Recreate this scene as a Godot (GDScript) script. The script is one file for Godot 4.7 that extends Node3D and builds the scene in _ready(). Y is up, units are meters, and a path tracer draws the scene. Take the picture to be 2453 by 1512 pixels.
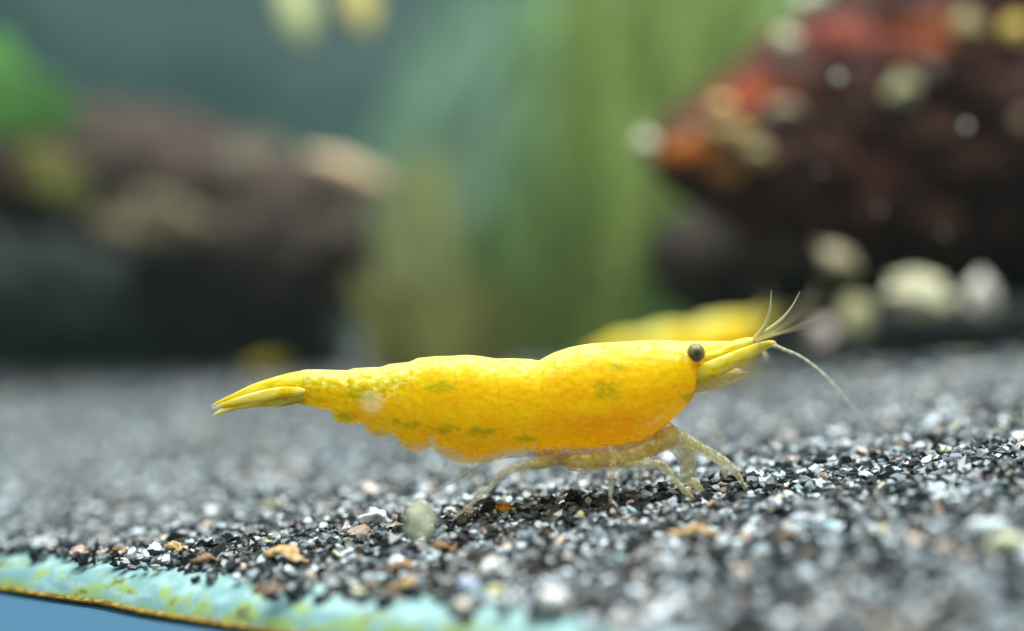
extends Node3D
# A yellow dwarf shrimp on dark aquarium sand, seen through a macro lens.
# Drawn in "units" u of 0.016 mm: at the shrimp's own distance one unit is one pixel of the 2865 px wide photograph.
const U := 1.6e-5
const FOCUS := 0.08
const CAM_H := 683.0        # units above the sand under the shrimp

var rng := RandomNumberGenerator.new()
var n_a := FastNoiseLite.new()
var n_b := FastNoiseLite.new()
var n_c := FastNoiseLite.new()
var taken := {}

# ------------------------------------------------------------------ helpers
func P(x: float, y: float, z := 0.0) -> Vector3:      # units: x from the left, y down from the top, z toward the viewer
	return Vector3((x - 1432.5) * U, (1420.0 - y) * U, z * U)

func at(x: float, y: float, r: float) -> Vector3:      # a place r focus-distances away
	return Vector3((x - 1432.5) * r * U, (CAM_H + (737.0 - y) * r) * U, (1.0 - r) * FOCUS)

func ground(x: float, z: float, lumps := 1.0) -> float:              # height of the sand in metres
	var k := clampf(-z / 0.104, -0.6, 1.3)
	var ku := maxf(k, 0.0)
	var slope := lerpf(0.125, 0.063, ku)
	var base := lerpf(-20.0, 60.0, ku)
	var xs := clampf(x, -0.07, 0.06)
	base -= 0.12 * clampf(z, 0.0, 0.026) / U
	var h := (slope * xs / U + base) * U
	h += lumps * (n_a.get_noise_2d(x * 5200.0, z * 5200.0) * 16.0 * U + n_b.get_noise_2d(x * 6000.0, z * 6000.0) * 7.0 * U)
	return h

func numbered(called: String) -> String:
	if not taken.has(called):
		taken[called] = 0
		return called
	taken[called] += 1
	return "%s_%03d" % [called, taken[called]]

func tag(o: Node, label: String, category: String, group := "", kind := "") -> void:
	if label: o.set_meta("label", label)
	if category: o.set_meta("category", category)
	if group: o.set_meta("group", group)
	if kind: o.set_meta("kind", kind)

func thing(called: String, label: String, category: String, where := Vector3.ZERO, group := "") -> Node3D:
	var o := Node3D.new()
	o.name = numbered(called)
	add_child(o, true)
	o.position = where
	tag(o, label, category, group)
	return o

func put(called: String, m: Mesh, mat: Material, parent: Node3D = null) -> MeshInstance3D:
	var o := MeshInstance3D.new()
	o.mesh = m
	o.material_override = mat
	if parent == null:
		o.name = numbered(called)
		add_child(o, true)
	else:
		o.name = called
		var k := 0
		while parent.has_node(NodePath(String(o.name))):
			k += 1
			o.name = "%s_%03d" % [called, k]
		parent.add_child(o, true)
	return o

func mat(color: Color, rough: float, spec := 0.5, vertex := true) -> StandardMaterial3D:
	var m := StandardMaterial3D.new()
	m.albedo_color = color
	m.roughness = rough
	m.metallic_specular = spec
	m.vertex_color_use_as_albedo = vertex
	return m

# a grid of points as a smooth mesh; each row an array of points
func grid(rows: Array, cols: Array, closed: bool) -> ArrayMesh:
	var w: int = rows[0].size()
	var hh := rows.size()
	var v := PackedVector3Array()
	var c := PackedColorArray()
	for i in hh:
		v.append_array(rows[i])
		c.append_array(cols[i])
	var mid := Vector3.ZERO
	for q in v: mid += q
	mid /= v.size()
	var idx := PackedInt32Array()
	var nrm := PackedVector3Array()
	nrm.resize(v.size())
	var out := 0.0
	for i in hh - 1:
		for j in (w if closed else w - 1):
			var a := i * w + j
			var b := i * w + (j + 1) % w
			var d := a + w
			var e := b + w
			idx.append_array([a, b, e, a, e, d])
			var f := (v[e] - v[a]).cross(v[b] - v[a]) * 1e8
			var g := (v[d] - v[a]).cross(v[e] - v[a]) * 1e8
			nrm[a] += f + g
			nrm[b] += f
			nrm[e] += f + g
			nrm[d] += g
			out += (f + g).dot(v[a] - mid)
	if closed and out < 0.0:
		for i in range(0, idx.size(), 3):
			var t := idx[i + 1]
			idx[i + 1] = idx[i + 2]
			idx[i + 2] = t
		for i in nrm.size(): nrm[i] = -nrm[i]
	for i in nrm.size():
		nrm[i] = nrm[i].normalized() if nrm[i].length_squared() > 0.0 else Vector3.UP
	var arr := []
	arr.resize(Mesh.ARRAY_MAX)
	arr[Mesh.ARRAY_VERTEX] = v
	arr[Mesh.ARRAY_NORMAL] = nrm
	arr[Mesh.ARRAY_COLOR] = c
	arr[Mesh.ARRAY_INDEX] = idx
	var m := ArrayMesh.new()
	m.add_surface_from_arrays(Mesh.PRIMITIVE_TRIANGLES, arr)
	return m

func smooth_path(p: Array, per: int) -> Array:          # Catmull-Rom through arrays of floats
	var out := []
	for i in p.size() - 1:
		var a: Array = p[maxi(i - 1, 0)]
		var b: Array = p[i]
		var c: Array = p[i + 1]
		var d: Array = p[mini(i + 2, p.size() - 1)]
		for k in per:
			var t := float(k) / per
			var q := []
			for m in b.size():
				q.append(0.5 * (2.0 * b[m] + (c[m] - a[m]) * t + (2.0 * a[m] - 5.0 * b[m] + 4.0 * c[m] - d[m]) * t * t + (3.0 * b[m] - a[m] - 3.0 * c[m] + d[m]) * t * t * t))
			out.append(q)
	out.append(p[-1])
	return out

# a tapered limb through [x, y, z, half height, half width] in units; colour(t, angle, point) -> Color
func limb(p: Array, per: int, sides: int, colour: Callable, rough := 0.0, freq := 1.0) -> ArrayMesh:
	var s := smooth_path(p, per)
	var rows := []
	var cols := []
	var n := s.size()
	for i in range(-1, n + 1):
		var k := clampi(i, 0, n - 1)
		var q: Array = s[k]
		var c := P(q[0], q[1], q[2])
		var q0: Array = s[maxi(k - 1, 0)]
		var q1: Array = s[mini(k + 1, n - 1)]
		var t := (P(q1[0], q1[1], q1[2]) - P(q0[0], q0[1], q0[2])).normalized()
		var u := Vector3(0, 0, 1).cross(t)
		u = Vector3.UP if u.length() < 0.05 else u.normalized()
		var w := t.cross(u).normalized()
		var shut := 0.0 if i != k else 1.0
		var row := PackedVector3Array()
		var cl := PackedColorArray()
		for j in sides:
			var a := TAU * j / sides
			var off: Vector3 = (u * cos(a) * float(q[3]) + w * sin(a) * float(q[4])) * U * shut
			if rough > 0.0:
				var g := (c + off) / U * freq
				off *= 1.0 + rough * (n_a.get_noise_3dv(g * 0.6) * 1.4 + n_b.get_noise_3dv(g * 0.9) * 0.7 + n_c.get_noise_3dv(g * 2.2) * 0.3)
			var pt: Vector3 = c + off
			row.append(pt)
			cl.append(colour.call(float(k) / (n - 1), a, pt / U))
		rows.append(row)
		cols.append(cl)
	return grid(rows, cols, true)

# a lumpy stone-like body: radius shape(dir) in metres
func lump(r: Vector3, rough: float, freq: float, seed_at: Vector3, nu: int, nv: int, colour: Callable) -> ArrayMesh:
	var rows := []
	var cols := []
	for i in nv + 1:
		var th := PI * i / nv
		var row := PackedVector3Array()
		var cl := PackedColorArray()
		for j in nu:
			var ph := TAU * j / nu
			var d := Vector3(sin(th) * cos(ph), cos(th), sin(th) * sin(ph))
			var q := d * freq + seed_at
			var k := 1.0 + rough * (n_a.get_noise_3dv(q * 90.0) + 0.5 * n_b.get_noise_3dv(q * 60.0))
			row.append(d * r * k)
			cl.append(colour.call(d, q))
		rows.append(row)
		cols.append(cl)
	return grid(rows, cols, true)

func lin(r: float, g: float, b: float, a := 1.0) -> Color:
	return Color(r, g, b, a)

func curve_at(p: Array, x: float) -> float:             # piecewise linear, smoothed at the joints
	if x <= p[0][0]: return p[0][1]
	for i in p.size() - 1:
		if x <= p[i + 1][0]:
			var t: float = (x - p[i][0]) / (p[i + 1][0] - p[i][0])
			return lerpf(p[i][1], p[i + 1][1], t)
	return p[-1][1]

# ------------------------------------------------------------------ shrimp
var back_line := [[812, 1066], [822, 1052], [832, 1042], [842, 1037], [855, 1034.5], [891, 1034], [970, 1036.5], [978, 1035], [987, 1031], [1030, 1028.5], [1063, 1027.5], [1072, 1025], [1089, 1019], [1142, 1013.5], [1152, 1010], [1168, 1002], [1221, 997], [1270, 996], [1281, 994.5], [1306, 993.5], [1343, 996.5], [1387, 1004], [1428, 1003], [1484, 1005], [1506, 1009.5], [1512, 1008], [1519, 1003], [1550, 987], [1591, 973], [1625, 966], [1658, 961], [1724, 957.5], [1780, 954], [1843, 952], [1906, 954.5], [1972, 954.5], [2054, 954.5], [2070, 955]]
var belly_line := [[812, 1108], [822, 1119], [832, 1127], [840, 1131], [860, 1135], [924, 1148], [931, 1151], [934, 1172], [943, 1181], [955, 1184], [973, 1186], [995, 1186], [1013, 1182], [1016, 1182], [1023, 1198], [1032, 1211], [1043, 1220], [1055, 1225], [1066, 1226], [1082, 1224], [1096, 1219], [1099, 1219], [1106, 1227], [1117, 1241], [1129, 1252], [1142, 1259], [1155, 1262], [1170, 1263.5], [1185, 1262], [1205, 1252], [1210, 1252], [1232, 1270], [1250, 1281], [1269, 1289], [1288, 1294], [1306, 1296], [1325, 1296], [1343, 1294], [1367, 1289], [1391, 1282], [1410, 1275], [1428, 1270], [1477, 1264], [1508, 1262], [1520, 1256], [1575, 1254], [1640, 1254], [1690, 1250], [1745, 1246], [1790, 1236], [1823, 1216], [1850, 1197], [1873, 1178], [1890, 1163], [1906, 1148], [1922, 1132], [1935, 1117], [1940, 1102], [1946, 1084], [1955, 1060], [1968, 1030], [1985, 1003], [2010, 985], [2040, 969], [2070, 957]]
var half_width := [[812, 8], [826, 20], [850, 34], [880, 44], [930, 52], [1000, 60], [1100, 82], [1200, 100], [1300, 112], [1400, 116], [1500, 114], [1520, 120], [1600, 130], [1700, 138], [1780, 136], [1850, 124], [1900, 104], [1940, 80], [1960, 50], [1985, 22], [2010, 11], [2040, 7], [2070, 2]]
var tergites := [978.0, 1070.0, 1150.0, 1272.0, 1388.0]
var olive_spots := [[1337, 1197, 42, 17], [1252, 1192, 48, 18], [1362, 1198, 30, 14], [1160, 1182, 34, 16], [1112, 1172, 26, 12], [1690, 1082, 46, 34], [1724, 1020, 30, 14], [1020, 1092, 70, 30], [1112, 1066, 40, 16], [970, 1165, 40, 20], [1060, 1210, 40, 14], [1235, 1075, 55, 22], [1925, 1108, 30, 26], [1470, 1220, 40, 14], [1585, 1278, 40, 20]]

func body_colour(x: float, y: float, z: float, top: float, bottom: float) -> Color:
	var fine := n_c.get_noise_3d(x * 1.7, y * 3.0, z * 2.4)
	var mid := n_b.get_noise_3d(x * 1.0, y * 1.9, z * 1.5)
	var big := n_a.get_noise_3d(x * 0.9, y * 1.2, z)
	var c := lin(0.96, 0.60, 0.002).lerp(lin(0.97, 0.69, 0.003), clampf(0.5 + mid * 1.5, 0, 1))
	c = c.lerp(lin(0.95, 0.53, 0.002), clampf(0.12 + big * 1.5 + fine * 0.6, 0, 0.8))
	# the orange organs that show through the carapace
	var organ := 1.0 - Vector2((x - 1690.0) / 190.0, (y - 1180.0) / 78.0).length() + mid * 0.55 + fine * 0.25
	c = c.lerp(lin(0.95, 0.46, 0.002), clampf(organ * 1.2, 0, 0.75))
	var light_patch := 1.0 - Vector2((x - 1650.0) / 90.0, (y - 1130.0) / 30.0).length() + mid * 0.7
	c = c.lerp(lin(0.95, 0.76, 0.004), clampf(light_patch, 0, 0.7))
	for s in olive_spots:
		var k: float = 1.0 - Vector2((x - s[0]) / s[2], (y - s[1]) / s[3]).length() + mid * 0.5 + fine * 0.25
		c = c.lerp(lin(0.40, 0.44, 0.006), clampf(k * 1.5, 0, 0.8))
	c = c.lerp(lin(0.60, 0.52, 0.005), clampf((fine - 0.18) * 1.2, 0, 0.35))
	if x < 1240.0 and y < top + 95.0:
		c = c.lerp(lin(0.58, 0.47, 0.004), clampf((-fine - 0.06) * 4.0, 0, 0.6) * clampf((1240.0 - x) / 160.0, 0, 1))
	c = c.lerp(lin(0.97, 0.78, 0.02), clampf((n_c.get_noise_3d(x * 1.2 + 90.0, y * 4.6, z * 2.0) - 0.16) * 4.0, 0, 0.55))
	# pale mottles along the back: pigment, with the lit top edge painted in
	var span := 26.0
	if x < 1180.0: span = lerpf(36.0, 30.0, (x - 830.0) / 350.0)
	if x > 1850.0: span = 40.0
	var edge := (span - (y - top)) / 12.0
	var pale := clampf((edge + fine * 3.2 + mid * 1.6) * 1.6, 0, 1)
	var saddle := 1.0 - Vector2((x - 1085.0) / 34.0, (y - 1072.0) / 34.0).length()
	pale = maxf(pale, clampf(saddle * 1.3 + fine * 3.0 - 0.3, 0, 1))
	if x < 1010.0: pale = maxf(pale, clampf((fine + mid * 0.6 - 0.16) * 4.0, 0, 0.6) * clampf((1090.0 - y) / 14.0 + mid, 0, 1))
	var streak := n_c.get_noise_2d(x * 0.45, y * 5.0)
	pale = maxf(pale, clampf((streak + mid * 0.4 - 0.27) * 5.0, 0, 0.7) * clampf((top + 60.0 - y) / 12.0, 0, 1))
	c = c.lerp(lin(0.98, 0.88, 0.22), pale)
	# clear shell at the hem of the abdominal plates and under the carapace
	var a := 1.0
	var hem := 30.0 + mid * 22.0 + fine * 10.0
	if x > 935.0 and x < 1500.0:
		if x > 1200.0 and x < 1300.0: hem += 12.0
		if x < 1030.0: hem -= 16.0
		var k := clampf((hem - (bottom - y)) / 16.0, 0, 1)
		c = c.lerp(lin(0.58, 0.52, 0.22), k * 0.55)
		a = 1.0 - 0.50 * k
		var rim := clampf((4.0 - (bottom - y)) / 3.0, 0, 1)
		c = c.lerp(lin(0.85, 0.82, 0.66), rim * 0.8)
	elif x > 1500.0 and x < 1860.0:
		var k := clampf((18.0 + mid * 14.0 + fine * 12.0 - (bottom - y)) / 14.0, 0, 1)
		c = c.lerp(lin(0.62, 0.47, 0.14), k * 0.6)
		a = 1.0 - 0.3 * k
	# whitish specks low on the cheek
	var cheek := 1.0 - Vector2(((x - 1822.0) * 0.86 + (y - 1172.0) * 0.5) / 42.0, ((y - 1172.0) * 0.86 + (x - 1822.0) * 0.5) / 15.0).length()
	c = c.lerp(lin(0.92, 0.72, 0.34), clampf(cheek * 1.4 + fine * 3.0 - 0.75, 0, 0.8))
	if x > 1975.0:
		c = c.lerp(lin(0.90, 0.80, 0.30), 0.7)
		a = 0.85
	return Color(c.r, c.g, c.b, a)

func body_mesh() -> ArrayMesh:
	var rows := []
	var cols := []
	var sides := 190
	var xs := []
	var x := 812.0
	while x < 2070.0:
		xs.append(x)
		x += 2.8
	xs.append(2070.0)
	for i in range(-1, xs.size() + 1):
		x = xs[clampi(i, 0, xs.size() - 1)]
		var shut := 1.0 if i >= 0 and i < xs.size() else 0.02
		var top := (curve_at(back_line, x - 4) + curve_at(back_line, x) + curve_at(back_line, x + 4)) / 3.0
		var bottom := (curve_at(belly_line, x - 2) + curve_at(belly_line, x) * 2.0 + curve_at(belly_line, x + 2)) / 4.0
		var w := (curve_at(half_width, x - 12) + curve_at(half_width, x) + curve_at(half_width, x + 12)) / 3.0
		var row := PackedVector3Array()
		var cl := PackedColorArray()
		var mid := lerpf(top, bottom, 0.52)
		for j in sides:
			var a := TAU * j / sides
			var cy := cos(a)
			var y := mid + ((top - mid) * signf(cy) * pow(absf(cy), 0.92) if cy > 0.0 else (bottom - mid) * pow(absf(cy), 0.86))
			var z := w * signf(sin(a)) * pow(absf(sin(a)), 0.80)
			# each tergite rides over the next: a low step that leans back toward the belly
			var step := 0.0
			for q in tergites:
				var lean: float = q + 26.0 * (y - top) / maxf(bottom - top, 1.0)
				var d: float = x - lean
				if d > 0.0 and d < 44.0: step += 5.0 * exp(-d / 15.0)
			var cut := x - (1510.0 + 6.0 * sin(PI * (y - top) / maxf(bottom - top, 1.0)))
			if cut < 0.0 and cut > -30.0: step -= 4.0 * exp(cut / 10.0)
			z += signf(z) * step * absf(sin(a))
			# fine wrinkles and pits of the shell
			var bump := n_c.get_noise_3d(x * 1.2, y * 1.8, z * 1.6) * 1.0 + n_b.get_noise_3d(x, y * 1.4, z) * 1.8
			z += signf(z) * bump * absf(sin(a))
			row.append(P(lerpf(x, x, shut), lerpf(mid, y, shut), z * shut))
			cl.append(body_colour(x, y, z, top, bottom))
		rows.append(row)
		cols.append(cl)
	return grid(rows, cols, true)

func shell_colour(t: float, a: float, q: Vector3) -> Color:       # tail blades, antennal scales
	var s := n_c.get_noise_3d(q.x * 0.4 + q.y * 0.3, q.y * 2.6 - q.x * 0.9, q.z * 0.6)
	var f := n_c.get_noise_3d(q.x * 3.0, q.y * 5.0, q.z * 3.0)
	var c := lin(0.96, 0.72, 0.006).lerp(lin(0.97, 0.86, 0.16), clampf((s + f * 0.5 - 0.12) * 6.0, 0, 0.6))
	c = c.lerp(lin(0.66, 0.40, 0.003), clampf((-s - 0.10) * 7.0, 0, 0.8))
	var k := clampf((t - 0.84 + f * 0.10) * 8.0, 0, 1)
	c = c.lerp(lin(0.85, 0.80, 0.62), k)
	return Color(c.r, c.g, c.b, 1.0 - 0.55 * k)

func clear_shell_colour(t: float, _a: float, q: Vector3) -> Color:
	var f := n_c.get_noise_3d(q.x * 2.0, q.y * 4.0, q.z * 3.0)
	var c := lin(0.78, 0.66, 0.24).lerp(lin(0.85, 0.62, 0.12), clampf(0.4 + f * 2.0, 0, 1))
	return Color(c.r, c.g, c.b, clampf(0.72 - t * 0.25 + f * 0.3, 0.2, 0.9))

func slim(p: Array) -> Array:
	for q in p:
		q[3] *= 0.74
		q[4] *= 0.74
	return p

func leg_colour(t: float, _a: float, q: Vector3) -> Color:
	var f := n_c.get_noise_3d(q.x * 4.0, q.y * 4.0, q.z * 4.0)
	var g := n_b.get_noise_3d(q.x * 1.6, q.y * 1.6, q.z * 1.6)
	var c := lin(0.80, 0.66, 0.08).lerp(lin(0.86, 0.82, 0.52), clampf(t * 1.1 + g * 0.8, 0, 1))
	c = c.lerp(lin(0.94, 0.92, 0.72), clampf((f - 0.08) * 4.0, 0, 0.9))
	return Color(c.r, c.g, c.b, clampf(0.41 + f * 1.0 + g * 0.5 - t * 0.06, 0.18, 0.92))

func glass_leg_colour(t: float, _a: float, q: Vector3) -> Color:
	var f := n_c.get_noise_3d(q.x * 4.0, q.y * 4.0, q.z * 4.0)
	return Color(0.62, 0.66, 0.60, clampf(0.42 + f * 0.5 - t * 0.1, 0.2, 0.8))

func base_colour(_t: float, _a: float, q: Vector3) -> Color:
	var f := n_c.get_noise_3d(q.x * 2.0, q.y * 3.0, q.z * 2.0)
	var g := n_b.get_noise_3d(q.x * 1.2, q.y * 1.8, q.z)
	var c := lin(0.97, 0.72, 0.04).lerp(lin(0.95, 0.78, 0.24), clampf(0.5 + g * 1.6, 0, 1))
	c = c.lerp(lin(0.84, 0.72, 0.40), clampf((f - 0.16) * 3.0, 0, 0.7))
	return Color(c.r, c.g, c.b, clampf(0.50 + f * 0.7 + g * 0.5, 0.2, 0.92))

func whisker_colour(t: float, _a: float, q: Vector3) -> Color:
	var band := 0.5 + 0.5 * sin(t * 95.0)
	var f := n_c.get_noise_3d(q.x * 3.0, q.y * 3.0, q.z * 3.0)
	var c := lin(0.60, 0.54, 0.22).lerp(lin(0.48, 0.50, 0.40), clampf(t * 1.6, 0, 1)).lerp(lin(0.24, 0.22, 0.10), clampf(band * 0.9 + f - 0.2, 0, 0.8))
	return Color(c.r, c.g, c.b, 0.9 - 0.3 * t)

func flagellum_colour(t: float, _a: float, _q: Vector3) -> Color:
	var c := lin(0.56, 0.44, 0.07).lerp(lin(0.44, 0.38, 0.18), clampf(t * 1.5, 0, 1))
	return Color(c.r, c.g, c.b, 0.85 - 0.35 * t)

func shrimp(label: String) -> Node3D:
	var body_mat := mat(Color.WHITE, 0.42, 0.34)
	body_mat.transparency = BaseMaterial3D.TRANSPARENCY_ALPHA
	body_mat.subsurf_scatter_enabled = true
	body_mat.subsurf_scatter_strength = 0.32
	body_mat.backlight_enabled = true
	body_mat.backlight = Color(0.95, 0.95, 0.95)
	var shell := mat(Color.WHITE, 0.40, 0.42)
	shell.transparency = BaseMaterial3D.TRANSPARENCY_ALPHA
	shell.subsurf_scatter_enabled = true
	shell.subsurf_scatter_strength = 0.3
	shell.backlight_enabled = true
	shell.backlight = Color(0.6, 0.6, 0.6)
	var root := thing("yellow_shrimp", label, "shrimp")
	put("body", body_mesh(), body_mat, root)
	var leg_mat := mat(Color.WHITE, 0.28, 0.6)
	leg_mat.transparency = BaseMaterial3D.TRANSPARENCY_ALPHA
	leg_mat.backlight_enabled = true
	leg_mat.backlight = Color(0.8, 0.8, 0.8)
	# tail fan
	put("telson", limb([[868, 1080, 0, 42, 32], [842, 1079, 0, 41, 31], [800, 1082, 0, 35, 22], [720, 1097, 0, 25, 13], [650, 1119, 0, 15, 8], [610, 1132, 0, 9, 5], [591, 1139, 0, 3, 2]], 12, 28, shell_colour), shell, root)
	for s in [1.0, -1.0]:
		put("uropod", limb([[856, 1106, 39 * s, 12, 5], [836, 1106, 39 * s, 21, 6], [790, 1109, 41 * s, 26, 6], [720, 1118, 42 * s, 20, 5], [660, 1135, 40 * s, 11, 4], [620, 1152, 34 * s, 7, 3], [599, 1162, 30 * s, 2, 2]], 12, 24, shell_colour), shell, root)
		put("uropod", limb([[858, 1092, 46 * s, 6, 3], [836, 1093, 50 * s, 13, 4], [790, 1098, 54 * s, 18, 5], [720, 1109, 58 * s, 15, 4], [650, 1127, 58 * s, 10, 3], [602, 1140, 52 * s, 2, 2]], 12, 24, shell_colour), shell, root)
	# eyes
	var eye_mat := mat(Color.WHITE, 0.32, 0.4)
	eye_mat.clearcoat_enabled = true
	eye_mat.clearcoat = 0.25
	for s in [1.0, -1.0]:
		var e := put("eye", lump(Vector3(25, 26, 25) * U, 0.0, 1.0, Vector3(3, 3, 3), 48, 32, func(d: Vector3, _q: Vector3) -> Color:
			var f := n_c.get_noise_3dv(d * 60.0) * 0.012
			var spot := clampf((d.dot(Vector3(0.10, -0.05, s).normalized()) - 0.87) * 12.0, 0, 1)
			var low := clampf((d.dot(Vector3(-0.3, -0.75, 0.3 * s)) - 0.25 + f * 10.0) * 3.0, 0, 1)
			return lin(0.15 + f, 0.13 + f, 0.045 + f).lerp(lin(0.075, 0.062, 0.013), low).lerp(lin(0.008, 0.007, 0.004), spot)), eye_mat, root)
		e.position = P(1940.0, 984.0, 66.0 * s)
		put("cornea", lump(Vector3(29, 29, 28) * U, 0.0, 1.0, Vector3(3, 3, 3), 40, 24, func(_d: Vector3, _q: Vector3) -> Color: return Color(0.80, 0.66, 0.22, 0.10)), leg_mat, e)
		put("eye_stalk", limb([[1905, 992, 50 * s, 18, 16], [1922, 988, 58 * s, 21, 18], [1934, 985, 62 * s, 22, 20]], 6, 20, shell_colour), shell, root)
		# feelers
		put("antennule_base", limb([[1950, 1012, 26 * s, 18, 16], [1990, 1000, 30 * s, 19, 16], [2040, 978, 30 * s, 17, 14], [2085, 960, 28 * s, 13, 11], [2120, 950, 26 * s, 6, 6]], 10, 22, shell_colour), shell, root)
	put("antennal_scale", limb([[1938, 1046, 62, 26, 10], [1975, 1035, 76, 27, 9], [2020, 1014, 80, 24, 8], [2070, 990, 78, 20, 7], [2120, 968, 70, 14, 5], [2152, 958, 62, 8, 4], [2165, 962, 58, 2, 2]], 12, 26, shell_colour), shell, root)
	put("antennal_scale", limb([[1935, 1072, -50, 24, 10], [1975, 1068, -70, 23, 8], [2020, 1058, -80, 20, 6], [2060, 1048, -80, 13, 5], [2086, 1042, -76, 3, 2]], 12, 26, clear_shell_colour), shell, root)
	put("antennal_scale_base", limb([[1922, 1066, 40, 30, 22], [1960, 1064, 54, 29, 16], [2005, 1057, 62, 22, 9], [2048, 1048, 64, 14, 6], [2082, 1040, 62, 3, 3]], 8, 24, clear_shell_colour), shell, root)
	put("antenna", limb([[2120, 962, 60, 6, 6], [2160, 966, 62, 5.6, 5], [2183, 975, 68, 5, 5], [2222, 992, 100, 4.4, 4], [2252, 1016, 150, 3.9, 4], [2280, 1048, 225, 3.4, 3], [2302, 1085, 310, 2.6, 2.6], [2318, 1118, 410, 2, 2], [2326, 1142, 520, 1, 1]], 14, 14, whisker_colour), shell, root)
	put("antenna", limb([[2110, 970, -60, 7, 6], [2150, 985, -150, 6, 6], [2190, 1010, -330, 5, 5], [2230, 1035, -600, 3, 3], [2250, 1050, -900, 1, 1]], 10, 12, whisker_colour), shell, root)
	put("antennule", limb([[2104, 952, 26, 9, 8], [2120, 934, 26, 8, 7], [2140, 905, 22, 6, 6], [2153, 865, 12, 4, 4], [2159, 812, -4, 1, 1]], 12, 12, flagellum_colour), shell, root)
	put("antennule", limb([[2108, 952, 32, 6, 6], [2122, 932, 160, 4, 4], [2130, 880, 520, 2.4, 2.4], [2112, 822, 900, 2, 2], [2084, 780, 1200, 1.2, 1.2]], 14, 10, flagellum_colour), shell, root)
	put("antennule", limb([[2110, 953, -24, 9, 8], [2135, 938, -28, 8, 8], [2165, 918, -34, 7, 7], [2196, 893, -46, 5, 5], [2228, 858, -70, 2.6, 2.6], [2256, 818, -110, 1, 1]], 12, 12, flagellum_colour), shell, root)
	put("antennule", limb([[2112, 952, -20, 5, 5], [2140, 934, 120, 4, 4], [2180, 890, 480, 2, 2], [2190, 850, 800, 1.2, 1.2]], 12, 10, flagellum_colour), shell, root)
	# the pale underside that carries the legs
	put("leg_base", limb([[1500, 1262, 0, 8, 30], [1540, 1272, 0, 24, 60], [1600, 1276, 0, 29, 66], [1660, 1276, 0, 29, 70], [1720, 1266, 0, 32, 72], [1780, 1250, 0, 36, 70], [1830, 1232, 0, 36, 58], [1866, 1210, 0, 32, 46], [1888, 1196, 0, 18, 24]], 10, 60, base_colour, 0.22, 2.4), leg_mat, root)
	for q in [[[1556, 1262, 40, 10, 12], [1540, 1274, 62, 19, 15], [1512, 1288, 72, 17, 13], [1482, 1294, 76, 9, 8]], [[1566, 1282, 60, 8, 10], [1600, 1286, 78, 24, 16], [1650, 1284, 88, 27, 16], [1690, 1272, 90, 20, 13], [1716, 1262, 90, 6, 6]], [[1676, 1290, 80, 8, 10], [1720, 1280, 92, 20, 15], [1775, 1262, 90, 24, 16], [1822, 1240, 78, 20, 13], [1846, 1228, 72, 6, 6]], [[1790, 1262, 60, 8, 10], [1830, 1240, 66, 24, 15], [1868, 1214, 60, 27, 15], [1884, 1190, 48, 12, 9]]]:
		put("coxa", limb(q, 9, 26, base_colour, 0.10, 1.6), leg_mat, root)
	# walking legs, near side
	put("leg", limb(slim([[1830, 1206, 44, 26, 20], [1875, 1210, 58, 30, 20], [1925, 1232, 68, 24, 18], [1980, 1262, 74, 19, 15], [2020, 1286, 76, 17, 14], [2050, 1314, 74, 13, 11], [2070, 1346, 70, 8, 8], [2088, 1376, 64, 6, 6], [2102, 1398, 58, 3, 3]]), 12, 20, leg_colour), leg_mat, root)
	put("leg", limb(slim([[1860, 1226, 30, 26, 20], [1905, 1258, 40, 34, 18], [1920, 1300, 46, 31, 17], [1914, 1334, 46, 22, 14], [1940, 1352, 40, 16, 11], [1962, 1374, 34, 11, 8], [1976, 1396, 30, 5, 5]]), 12, 20, leg_colour), leg_mat, root)
	put("claw", limb(slim([[1926, 1330, 62, 8, 8], [1940, 1346, 66, 15, 10], [1955, 1366, 66, 13, 9], [1964, 1386, 62, 6, 5], [1968, 1400, 58, 2, 2]]), 10, 18, leg_colour), leg_mat, root)
	put("leg", limb(slim([[1660, 1282, 74, 18, 18], [1730, 1288, 92, 16, 16], [1795, 1288, 100, 15, 15], [1838, 1288, 104, 16, 15], [1860, 1308, 106, 15, 14], [1894, 1348, 108, 12, 12], [1938, 1396, 108, 11, 10], [1972, 1424, 106, 8, 8], [2004, 1444, 102, 3, 3]]), 12, 20, leg_colour), leg_mat, root)
	put("leg", limb(slim([[1690, 1240, 96, 10, 8], [1709, 1258, 108, 13, 11], [1707, 1300, 112, 12, 10], [1703, 1345, 112, 9, 8], [1702, 1390, 110, 7, 6], [1700, 1432, 106, 3, 3]]), 12, 18, leg_colour), leg_mat, root)
	put("leg", limb(slim([[1570, 1276, 60, 20, 18], [1520, 1290, 70, 19, 16], [1465, 1294, 78, 18, 15], [1420, 1308, 84, 15, 13], [1400, 1322, 86, 12, 11], [1370, 1354, 88, 9, 8], [1322, 1398, 90, 7, 7], [1285, 1428, 90, 5, 5], [1266, 1446, 88, 2, 2]]), 12, 18, leg_colour), leg_mat, root)
	# far side
	put("leg", limb(slim([[1530, 1268, -40, 18, 14], [1470, 1276, -60, 12, 11], [1414, 1285, -72, 10, 9], [1358, 1301, -84, 9, 8], [1292, 1345, -100, 8, 7], [1240, 1375, -120, 5, 5], [1205, 1392, -140, 2, 2]]), 12, 16, glass_leg_colour), leg_mat, root)
	put("leg", limb(slim([[1660, 1285, -80, 10, 9], [1638, 1313, -110, 8, 8], [1623, 1345, -125, 6, 6], [1617, 1380, -130, 3, 3], [1613, 1395, -130, 1.5, 1.5]]), 10, 14, glass_leg_colour), leg_mat, root)
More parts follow.
